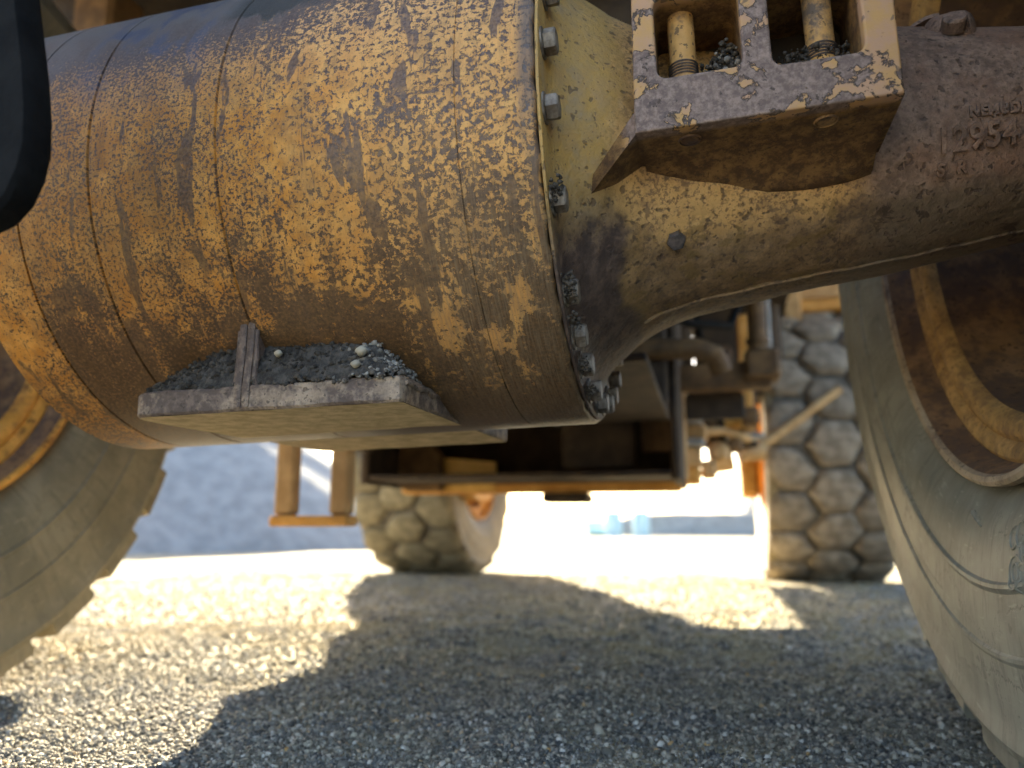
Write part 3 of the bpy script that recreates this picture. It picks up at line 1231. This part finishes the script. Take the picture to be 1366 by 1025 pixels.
# jack pad -----------------------------------------------------------
pad_poly = [(-.446, -.322), (-.442, -.314), (-.432, .262), (-.440, .272), (-.86, .272), (-.878, .26), (-.900, -.22), (-.902, -.310), (-.896, -.326), (-.884, -.335), (-.866, -.338)]
g = G()
n = len(pad_poly)
v, f = [], []


def pad_ring(z, k, jit):
    cx, cy = -.655, -.01
    r = []
    for i, (a, b) in enumerate(pad_dense):
        l = math.hypot(a - cx, b - cy)
        w = 1 - k / l
        r.append((cx + (a - cx) * w, cy + (b - cy) * w, z + jit * math.sin(i * 1.7) * .6 + jit * math.sin(i * .63)))
    return r


pad_dense = []
for i in range(n):
    a, b = pad_poly[i], pad_poly[(i + 1) % n]
    m = max(1, int(math.hypot(a[0] - b[0], a[1] - b[1]) / .015))
    for k in range(m):
        pad_dense.append((a[0] + (b[0] - a[0]) * k / m, a[1] + (b[1] - a[1]) * k / m))
rings = [pad_ring(-.3960, .003, .0008), pad_ring(-.3995, 0, .0008), pad_ring(-.4315, 0, .0006), pad_ring(-.4355, .004, .0006)]
N = len(pad_dense)
for r in rings:
    v += r
for i in range(3):
    for k in range(N):
        f.append((i * N + k, i * N + (k + 1) % N, (i + 1) * N + (k + 1) % N, (i + 1) * N + k))
f.append(tuple(range(N)))
pad = G().add(v, f).build('jack_pad', 'pad', axle)
under = [(a, b) for a, b, _ in rings[3]]
G().add([(a, b, -.4359 + .0004 * math.sin(40 * a) * math.sin(31 * b)) for a, b in under], [tuple(range(N))]).build('pad_underside', 'padunder', pad)
# middle rib with its weld
g = G()
ribp = [(-.324, -.292), (-.326, -.33), (-.331, -.372), (-.3345, -.398), (-.3345, -.430), (-.20, -.430), (-.20, -.35), (-.27, -.29)]
g.prism(ribp, 'x', -.7165, -.7045, .002)
g.prism(ribp, 'x', -.7028, -.6905, .002)
g.build('rib', 'pad', axle)
for sx in (-.7185, -.6885):
    p = [(sx, -.319, -.305), (sx, -.320, -.35), (sx, -.324, -.385), (sx + math.copysign(.006, sx + .703), -.322, -.395)]
    G().tube(p, [.004, .0045, .005, .004], 8).build('weld_bead', 'pad', axle)
# weld between pad and drum along the pad's right end
p = [(-.441, -.31 + .022 * k, -.405 + .003 * math.sin(k * 2.1)) for k in range(9)]
G().tube(p, [.004 + .002 * (k % 2) for k in range(9)], 8).build('weld_bead', 'pad', axle)

# ------------------------------------------------------------------ loose dirt on the axle
def to_world(p):
    return AX_C + Matrix.Rotation(-.025025, 3, 'Y') @ Vector(p)


def heap():
    P, S, T = [], [], []
    g = G()
    # packed body of the heap, both sides of the rib
    for s0, s1 in ((-.885, -.7165), (-.6905, -.455)):
        nu, nv = 48, 14
        v = []
        for i in range(nu + 1):
            s = s0 + (s1 - s0) * i / nu
            e = i / nu
            if s1 < -.7:
                hh = .012 + .078 * min(1, e * 1.15) ** .8
            else:
                hh = .082 * (1 - .30 * e) * min(1, (1 - e) * 5 + .12)
            for k in range(nv + 1):
                q = k / nv
                y = -.328 + .130 * q
                z = -.396 + hh * min(1, q * 2.9) ** .8
                z += .003 * math.sin(61 * s + 3 * k) + .0025 * math.sin(131 * s - 2 * k) + (random.random() - .5) * .009
                p = to_world((s, y + (random.random() - .5) * .005, z))
                v.append(p)
                if k < nv:
                    for _ in range(6):
                        ds = (random.random() - .5) * (s1 - s0) / nu
                        sz = .0012 + .0045 * random.random() ** 2.5
                        P.append(tuple(to_world((min(max(s + ds, s0), s1), y + random.random() * .008, z + sz * .4))))
                        S.append(sz)
                        dry = max(0, min(1, (s + .57) / .06))
                        T.append(min(1, .02 + .34 * random.random() ** 1.5 + dry * (.22 + .25 * random.random())))
        f = [(i * (nv + 1) + k, i * (nv + 1) + k + 1, (i + 1) * (nv + 1) + k + 1, (i + 1) * (nv + 1) + k) for i in range(nu) for k in range(nv)]
        g.add(v, f)
    o = g.build('packed_dirt', 'dirt', None, 60)
    tag(o, 'packed dark dirt wedged between the jack pad and drum', 'dirt', kind='stuff')
    o = stones('grit', np.array(P), np.array(S), np.array(T), 'crumb', .8)
    tag(o, 'crumbly grey grit lying on the dirt above the jack pad', 'grit', kind='stuff')


heap()


def pebble(p, s, t, label):
    V, F = ico()
    import bmesh
    bm = bmesh.new()
    bmesh.ops.create_icosphere(bm, subdivisions=3, radius=1)
    for q in bm.verts:
        c = q.co
        c *= 1 + .10 * math.sin(3 * c.x + 2 * c.y + t * 9) + .07 * math.sin(5 * c.z - 4 * c.x + t * 5)
        c.z *= .75
        q.co = c * s
    me = D.meshes.new('pebble')
    bm.to_mesh(me)
    bm.free()
    me.polygons.foreach_set('use_smooth', [True] * len(me.polygons))
    at = me.attributes.new('tint', 'FLOAT', 'POINT')
    at.data.foreach_set('value', [t] * len(me.vertices))
    me.materials.append(MT['stone'])
    o = D.objects.new('pebble', me)
    COL.objects.link(o)
    o.location = to_world(p)
    tag(o, label, 'pebble', 'pebbles on the jack pad')


pebble((-.512, -.312, -.352), .0105, .84, 'large pale round pebble atop the dry grit on the jack pad')
pebble((-.517, -.322, -.374), .0080, .80, 'smaller pale pebble just below the large one on the jack pad')
pebble((-.653, -.314, -.345), .0070, .84, 'small pale angular pebble beside the middle rib of the jack pad')


def debris():
    P, S, T = [], [], []
    for k in range(1500):                            # clod in the left pocket
        x = .048 + random.gauss(0, .014)
        y = -.325 + .10 * random.random()
        hh = .034 + .034 * math.exp(-((x - .056) / .016) ** 2)
        P.append(tuple(to_world((min(max(x, .020), .070), y, -.006 + hh * random.random()))))
        S.append(.001 + .0055 * random.random() ** 2)
        T.append(.05 + .55 * random.random() ** 2)
    for k in range(1100):                            # the same in the second pocket
        x = .120 + .10 * random.random()
        P.append(tuple(to_world((x, -.33 + .10 * random.random(), -.014 + .042 * random.random()))))
        S.append(.001 + .004 * random.random() ** 2)
        T.append(.03 + .25 * random.random())
    for a, m in ((-23.0, 60), (-42.0, 90), (-50, 30), (-62, 40), (-73, 40)):      # caked on the flange bolts
        for k in range(m):
            aa = R(a + random.gauss(0, 1.3))
            r = .418 + random.random() * .012
            P.append(tuple(to_world((-.197 + .018 * random.random(), -r * math.cos(aa), r * math.sin(aa)))))
            S.append(.001 + .0035 * random.random() ** 2)
            T.append(.08 + .25 * random.random())
    for k in range(170):                            # dust behind the bracket by the arm
        x = .285 + .03 * random.random()
        P.append(tuple(to_world((x, -.155 - .03 * random.random(), .125 + .02 * random.random() - (x - .285) * .5))))
        S.append(.001 + .003 * random.random() ** 2)
        T.append(.06 + .22 * random.random())
    o = stones('debris', np.array(P), np.array(S), np.array(T), 'crumb', .8)
    tag(o, 'dusty debris caked in the bracket pockets and round the flange bolts', 'debris', kind='stuff')


debris()

# ------------------------------------------------------------------ truck frame
fr = empty('truck_frame', (-.75, 4.0, .6))
tag(fr, 'brown steel underframe of the truck between the axles with belly guard', 'truck frame')
FO = Vector(fr.location)


def part(g, name, mat, parent=fr, sharp=35):
    o = g.build(name, mat, None, sharp)
    o.parent = parent
    o.matrix_parent_inverse = Matrix.Translation(-FO)
    return o


def bx(name, mat, *a, bv=.012):
    return part(G().box(*a, bv), name, mat)


# belly: side plates, floor, front and rear walls
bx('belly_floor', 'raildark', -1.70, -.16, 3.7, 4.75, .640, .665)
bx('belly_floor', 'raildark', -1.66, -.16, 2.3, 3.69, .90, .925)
bx('belly_flange', 'orange', -1.72, -.13, 4.20, 4.32, .585, .637)  # orange here stands in for warm light on the belly's lower edge
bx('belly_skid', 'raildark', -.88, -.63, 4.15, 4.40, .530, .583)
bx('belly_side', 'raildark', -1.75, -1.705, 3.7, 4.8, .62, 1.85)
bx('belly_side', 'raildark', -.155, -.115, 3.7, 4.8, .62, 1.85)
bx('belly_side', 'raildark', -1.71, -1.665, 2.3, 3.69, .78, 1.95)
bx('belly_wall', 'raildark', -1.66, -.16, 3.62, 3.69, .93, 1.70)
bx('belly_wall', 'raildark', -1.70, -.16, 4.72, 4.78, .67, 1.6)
g = G().prism([(-2.35, 1.20), (-1.95, .83), (-1.66, .60), (-1.45, .60), (-1.45, .80), (-1.80, 1.20)], 'y', 4.12, 4.18, .008)
part(g, 'belly_gusset', 'rail')
g = G().prism([(-2.10, .86), (-1.92, .84), (-1.66, .60), (-1.15, .60), (-1.15, .76), (-1.55, .80), (-1.62, .98), (-2.10, 1.02)], 'y', 4.185, 4.22, .008)
part(g, 'belly_bracket', 'yellow')
# main rails overhead with cross members
for x0, x1 in ((-1.42, -1.20), (-.32, -.10)):
    bx('frame_rail', 'raildark', x0, x1, .95, 9.0, 1.78, 2.28, bv=.03)
for y in (1.9, 3.0, 5.2, 7.4):
    bx('cross_member', 'rail', -1.19, -.33, y, y + .22, 1.82, 2.20, bv=.03)
bx('outrigger', 'rail', -2.50, -2.30, 2.35, 2.55, 1.85, 2.85, bv=.02)
bx('outrigger', 'raildark', -3.6, -2.51, 2.55, 2.75, 1.9, 2.85, bv=.02)
bx('outrigger', 'rail', -2.37, -1.43, 2.60, 2.78, 2.10, 2.62, bv=.02)
bx('outrigger', 'raildark', -.09, 1.2, 2.55, 2.75, 1.70, 2.20, bv=.02)
bx('hanger_plate', 'raildark', .80, .86, 2.30, 2.54, 1.5, 2.2)
bx('hanger_plate', 'raildark', .56, .60, 2.30, 2.54, 1.5, 2.2)
bx('suspension_seat', 'raildark', -.30, .10, 1.75, 2.1, 1.62, 1.77, bv=.02)
# pipes and struts right of the belly
part(G().tube([(-.75, 3.60, 1.22), (-.2, 3.60, 1.225), (-.02, 3.60, 1.22), (.06, 3.62, 1.19), (.09, 3.66, 1.12)], .050, 18), 'cross_pipe', 'rail')
bx('side_plate', 'rail', -.32, -.12, 3.98, 4.03, .78, 1.30)
bx('side_plate', 'raildark', -.72, -.34, 3.90, 3.95, .70, 1.55)
part(G().tube([(.295, 4.2, 1.30), (.295, 4.2, 1.36), (.295, 4.2, 1.365), (.295, 4.2, 1.39), (.295, 4.2, 1.395), (.295, 4.2, 1.95)], [.052, .052, .062, .062, .048, .048], 22), 'strut_cylinder', 'rail')
part(G().tube([(.36, 4.28, 1.20), (.36, 4.28, 1.95)], .014, 12), 'strut_pipe', 'greysteel')
bx('strut_beam', 'rail', -.13, .36, 4.16, 4.26, 1.12, 1.26, bv=.015)
bx('strut_block', 'rail', .22, .40, 4.10, 4.30, 1.16, 1.32, bv=.02)
bx('strut_plate', 'raildark', -.10, .22, 4.30, 4.34, .98, 1.12)
for i, (x0, x1, y0, y1, z0, z1, m) in enumerate(((-.17, -.01, 4.52, 4.72, .985, 1.050, 'greysteel'), (-.155, .015, 4.55, 4.75, .900, .983, 'tan'), (-.20, 0.0, 4.50, 4.70, .855, .898, 'greysteel'),
                                                  (-.15, -.02, 4.53, 4.70, .740, .853, 'tan'), (-.145, -.03, 4.55, 4.72, .640, .738, 'orange'), (-.15, -.10, 4.46, 4.54, .66, 1.25, 'tan'))):
    bx('mounting_block', m, x0, x1, y0, y1, z0, z1, bv=.014)
part(G().tube([(.10, 4.96, 1.07), (.25, 4.98, 1.07)], [.062, .066], 18), 'filter_can', 'yellow')
bx('linkage_plate', 'raildark', -.10, .33, 5.14, 5.18, .90, 1.42)
bx('linkage_plate', 'rail', -.02, .12, 4.86, 4.92, .90, 1.10)
bx('linkage_block', 'tan', .02, .14, 4.76, 4.90, .78, .90, bv=.03)
bx('linkage_block', 'orange', .10, .24, 4.92, 5.10, 1.00, 1.12, bv=.03)
bx('linkage_block', 'tan', -.03, .06, 4.70, 4.84, .68, .79, bv=.02)
bx('linkage_block', 'rail', .13, .22, 4.80, 4.90, .84, .93, bv=.02)
part(G().tube([(-.05, 4.75, .96), (.10, 4.78, .97), (.26, 4.9, .93)], .028, 12), 'linkage_rod', 'tan')
part(G().tube([(-.12, 4.62, 1.12), (.02, 4.66, 1.10), (.10, 4.8, 1.02), (.11, 4.9, .90)], .018, 10), 'hose', 'rubber')
part(G().tube([(-.60, 3.85, 1.5), (-.40, 3.80, 1.12), (-.22, 3.82, 1.02), (-.14, 3.95, 1.08)], .020, 10), 'hose', 'rubber')
part(G().tube([(-.95, 2.4, 1.15), (-.80, 4.6, 1.02)], [.075, .075], 20), 'drive_shaft', 'raildark')
part(G().tube([(-.30, 3.4, 1.72), (-.26, 3.6, 1.45), (-.05, 3.75, 1.38), (.15, 4.0, 1.42), (.22, 4.12, 1.6)], .022, 10), 'hose', 'rubber')
part(G().tube([(-.02, 4.30, 1.60), (.02, 4.42, 1.30), (.08, 4.50, 1.16), (.20, 4.60, 1.12)], .016, 10), 'hose', 'rubber')
part(G().tube([(-.16, 4.44, .70), (-.16, 4.44, 1.3)], .030, 12), 'stay_rod', 'tan')
bx('clamp', 'greysteel', -.20, -.12, 4.40, 4.48, .93, .97)
bx('clamp', 'greysteel', -.20, -.12, 4.40, 4.48, 1.13, 1.17)
bx('linkage_block', 'yellow', -.10, .02, 4.84, 4.98, 1.06, 1.17, bv=.03)
bx('linkage_block', 'rail', .22, .32, 4.70, 4.86, .99, 1.10, bv=.02)
bx('steering_bracket', 'greysteel', .03, .36, 4.95, 5.10, .935, .975)
part(G().tube([(.02, 5.2, .82), (.17, 5.2, .84)], [.085, .085], 20), 'air_tank', 'tan')
bx('kingpin_post', 'orange', .235, .305, 5.02, 5.16, .98, 1.75)
bx('hub_carrier', 'orange', .25, .38, 6.05, 6.65, .62, 1.45, bv=.03)
bx('hub_carrier', 'orange', -1.98, -1.84, 6.05, 6.6, .62, 1.45, bv=.03)
part(G().tube([(.27, 5.28, .885), (.33, 5.28, .90), (.88, 5.42, 1.30)], [.045, .030, .030], 14), 'steering_rod', 'tan')
part(G().tube([(.22, 5.24, .88), (.36, 5.30, .89)], .062, 16), 'rod_end', 'tan')
bx('front_fender', 'tan', .58, 1.4, 6.0, 7.0, 2.08, 2.45, bv=.03)
bx('front_fender', 'orange', .50, 1.4, 5.95, 7.0, 1.985, 2.078, bv=.02)
bx('fender_stay', 'tan', .62, .74, 5.9, 5.98, 1.9, 2.4)
bx('fender_stay', 'raildark', .38, .60, 5.2, 5.9, 1.95, 2.05)
bx('engine_block', 'raildark', -.05, .55, 5.5, 6.0, 1.30, 2.9, bv=.04)
bx('engine_block', 'raildark', -.9, -.06, 5.3, 5.9, 1.45, 2.9, bv=.04)
bx('engine_block', 'rail', .02, .20, 5.2, 5.45, 1.10, 1.6, bv=.03)
bx('deck', 'raildark', -2.35, 1.9, 6.8, 10.6, 2.95, 3.06, bv=.02)  # unseen deck, left edge set for the shadow it casts
bx('shadow_box', 'raildark', -2.32, -1.80, 4.55, 5.10, .96, 1.75, bv=.06)  # added unseen box, casts the left edge of the ground shadow
bx('shadow_box_rear', 'raildark', -2.22, -1.80, 4.06, 4.54, 1.10, 1.75, bv=.03)  # added unseen box, closes a sunlit gap in that shadow
bx('deck', 'rail', -2.35, 1.9, 5.6, 6.8, 2.90, 2.96, bv=.02)

# dump body overhead
db = empty('dump_body', (-.75, 2.0, 2.4))
tag(db, 'dark underside of the dump body over the rear axle', 'dump body')
FO = Vector(db.location)


def dpart(g, name, mat):
    return part(g, name, mat, db)


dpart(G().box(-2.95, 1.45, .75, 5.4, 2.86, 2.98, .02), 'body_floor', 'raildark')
for y in (.8, 1.7, 2.9, 4.0, 5.1):
    dpart(G().box(-2.9, 1.4, y, y + .24, 2.60, 2.855, .02), 'floor_beam', 'rail')
for x in (-2.95, 1.38):
    dpart(G().box(x, x + .07, .75, 5.4, 2.985, 4.6, .02), 'body_side', 'rail')
dpart(G().box(-2.87, 1.37, 5.2, 5.3, 2.985, 4.6, .02), 'body_front', 'rail')

# boarding ladder behind the far front wheel
ld = empty('step_frame', (-1.42, 2.62, .42))
tag(ld, 'tan steel step frame hanging below the belly beside the far olive wheel', 'step')
FO = Vector(ld.location)
part(G().box(-1.57, -1.488, 2.59, 2.65, .445, .899, .012), 'step_post', 'tan', ld)
part(G().box(-1.345, -1.265, 2.59, 2.65, .445, .899, .012), 'step_post', 'tan', ld)
part(G().box(-1.575, -1.260, 2.57, 2.67, .405, .444, .008), 'step_tread', 'orange', ld)
part(G().box(-1.487, -1.346, 2.60, 2.64, .705, .740, .008), 'step_rung', 'tan', ld)

# ------------------------------------------------------------------ rubber flap close to the camera
fl_p = []
for k in range(14):
    t = k / 13
    fl_p.append((t, 0))
outl = [(-.30, 1.0), (.0, 1.0)]
prof = [(-1.05, 1.75), (-.735, 1.75), (-.712, 1.05), (-.700, .98), (-.684, .90), (-.677, .85), (-.675, .81), (-.681, .78), (-.694, .753), (-.714, .735), (-.740, .727), (-.78, .722), (-1.0, .72), (-1.05, .76)]
n = len(prof)
g = G()
v = []
rings = ((.600, .006), (.606, 0), (.632, 0), (.638, .006))
prof = [(a - .019, b) for a, b in prof]
cx, cz = -.86, 1.2
for yy, k in rings:
    for a, b in prof:
        l = math.hypot(a - cx, b - cz)
        w = 1 - k / l
        v.append((cx + (a - cx) * w, yy + .02 * math.sin(b * 3), cz + (b - cz) * w))
f = []
for i in range(3):
    for k in range(n):
        f.append((i * n + k, i * n + (k + 1) % n, (i + 1) * n + (k + 1) % n, (i + 1) * n + k))
f += [tuple(range(n)), tuple(range(3 * n, 4 * n))]
g.add(v, f)
fo = g.build('mud_flap', 'rubber', None)
tag(fo, 'black rubber mud flap hanging close in the upper left corner', 'mud flap')

# ------------------------------------------------------------------ barrels in the distance
BP = [(0, .0), (0, .27), (.02, .29), (.10, .285), (.28, .30), (.30, .31), (.32, .30), (.56, .30), (.58, .31), (.60, .30), (.80, .285), (.87, .27), (.88, .25), (.88, 0)]


def barrel(x, y, rz, label, lying=False):
    b = empty('barrel', (x, y, .30 if lying else 0), (0, 0 if lying else -math.pi / 2, rz))
    tag(b, label, 'barrel', 'pale blue barrels by the gravel bank')
    G().lathe(BP, 32).build('barrel_body', 'barrel', b)
    G().lathe([(.881, 0), (.881, .05), (.90, .05), (.90, 0)], 16).build('bung', 'barrel', b)


barrel(-2.30, 27.6, 0, 'pale blue barrel standing at the right end of the barrel row')
barrel(-3.25, 27.4, 0, 'pale blue barrel standing in the middle of the barrel row')
barrel(-4.35, 28.2, .4, 'pale blue barrel lying on its side left of the barrel row', True)
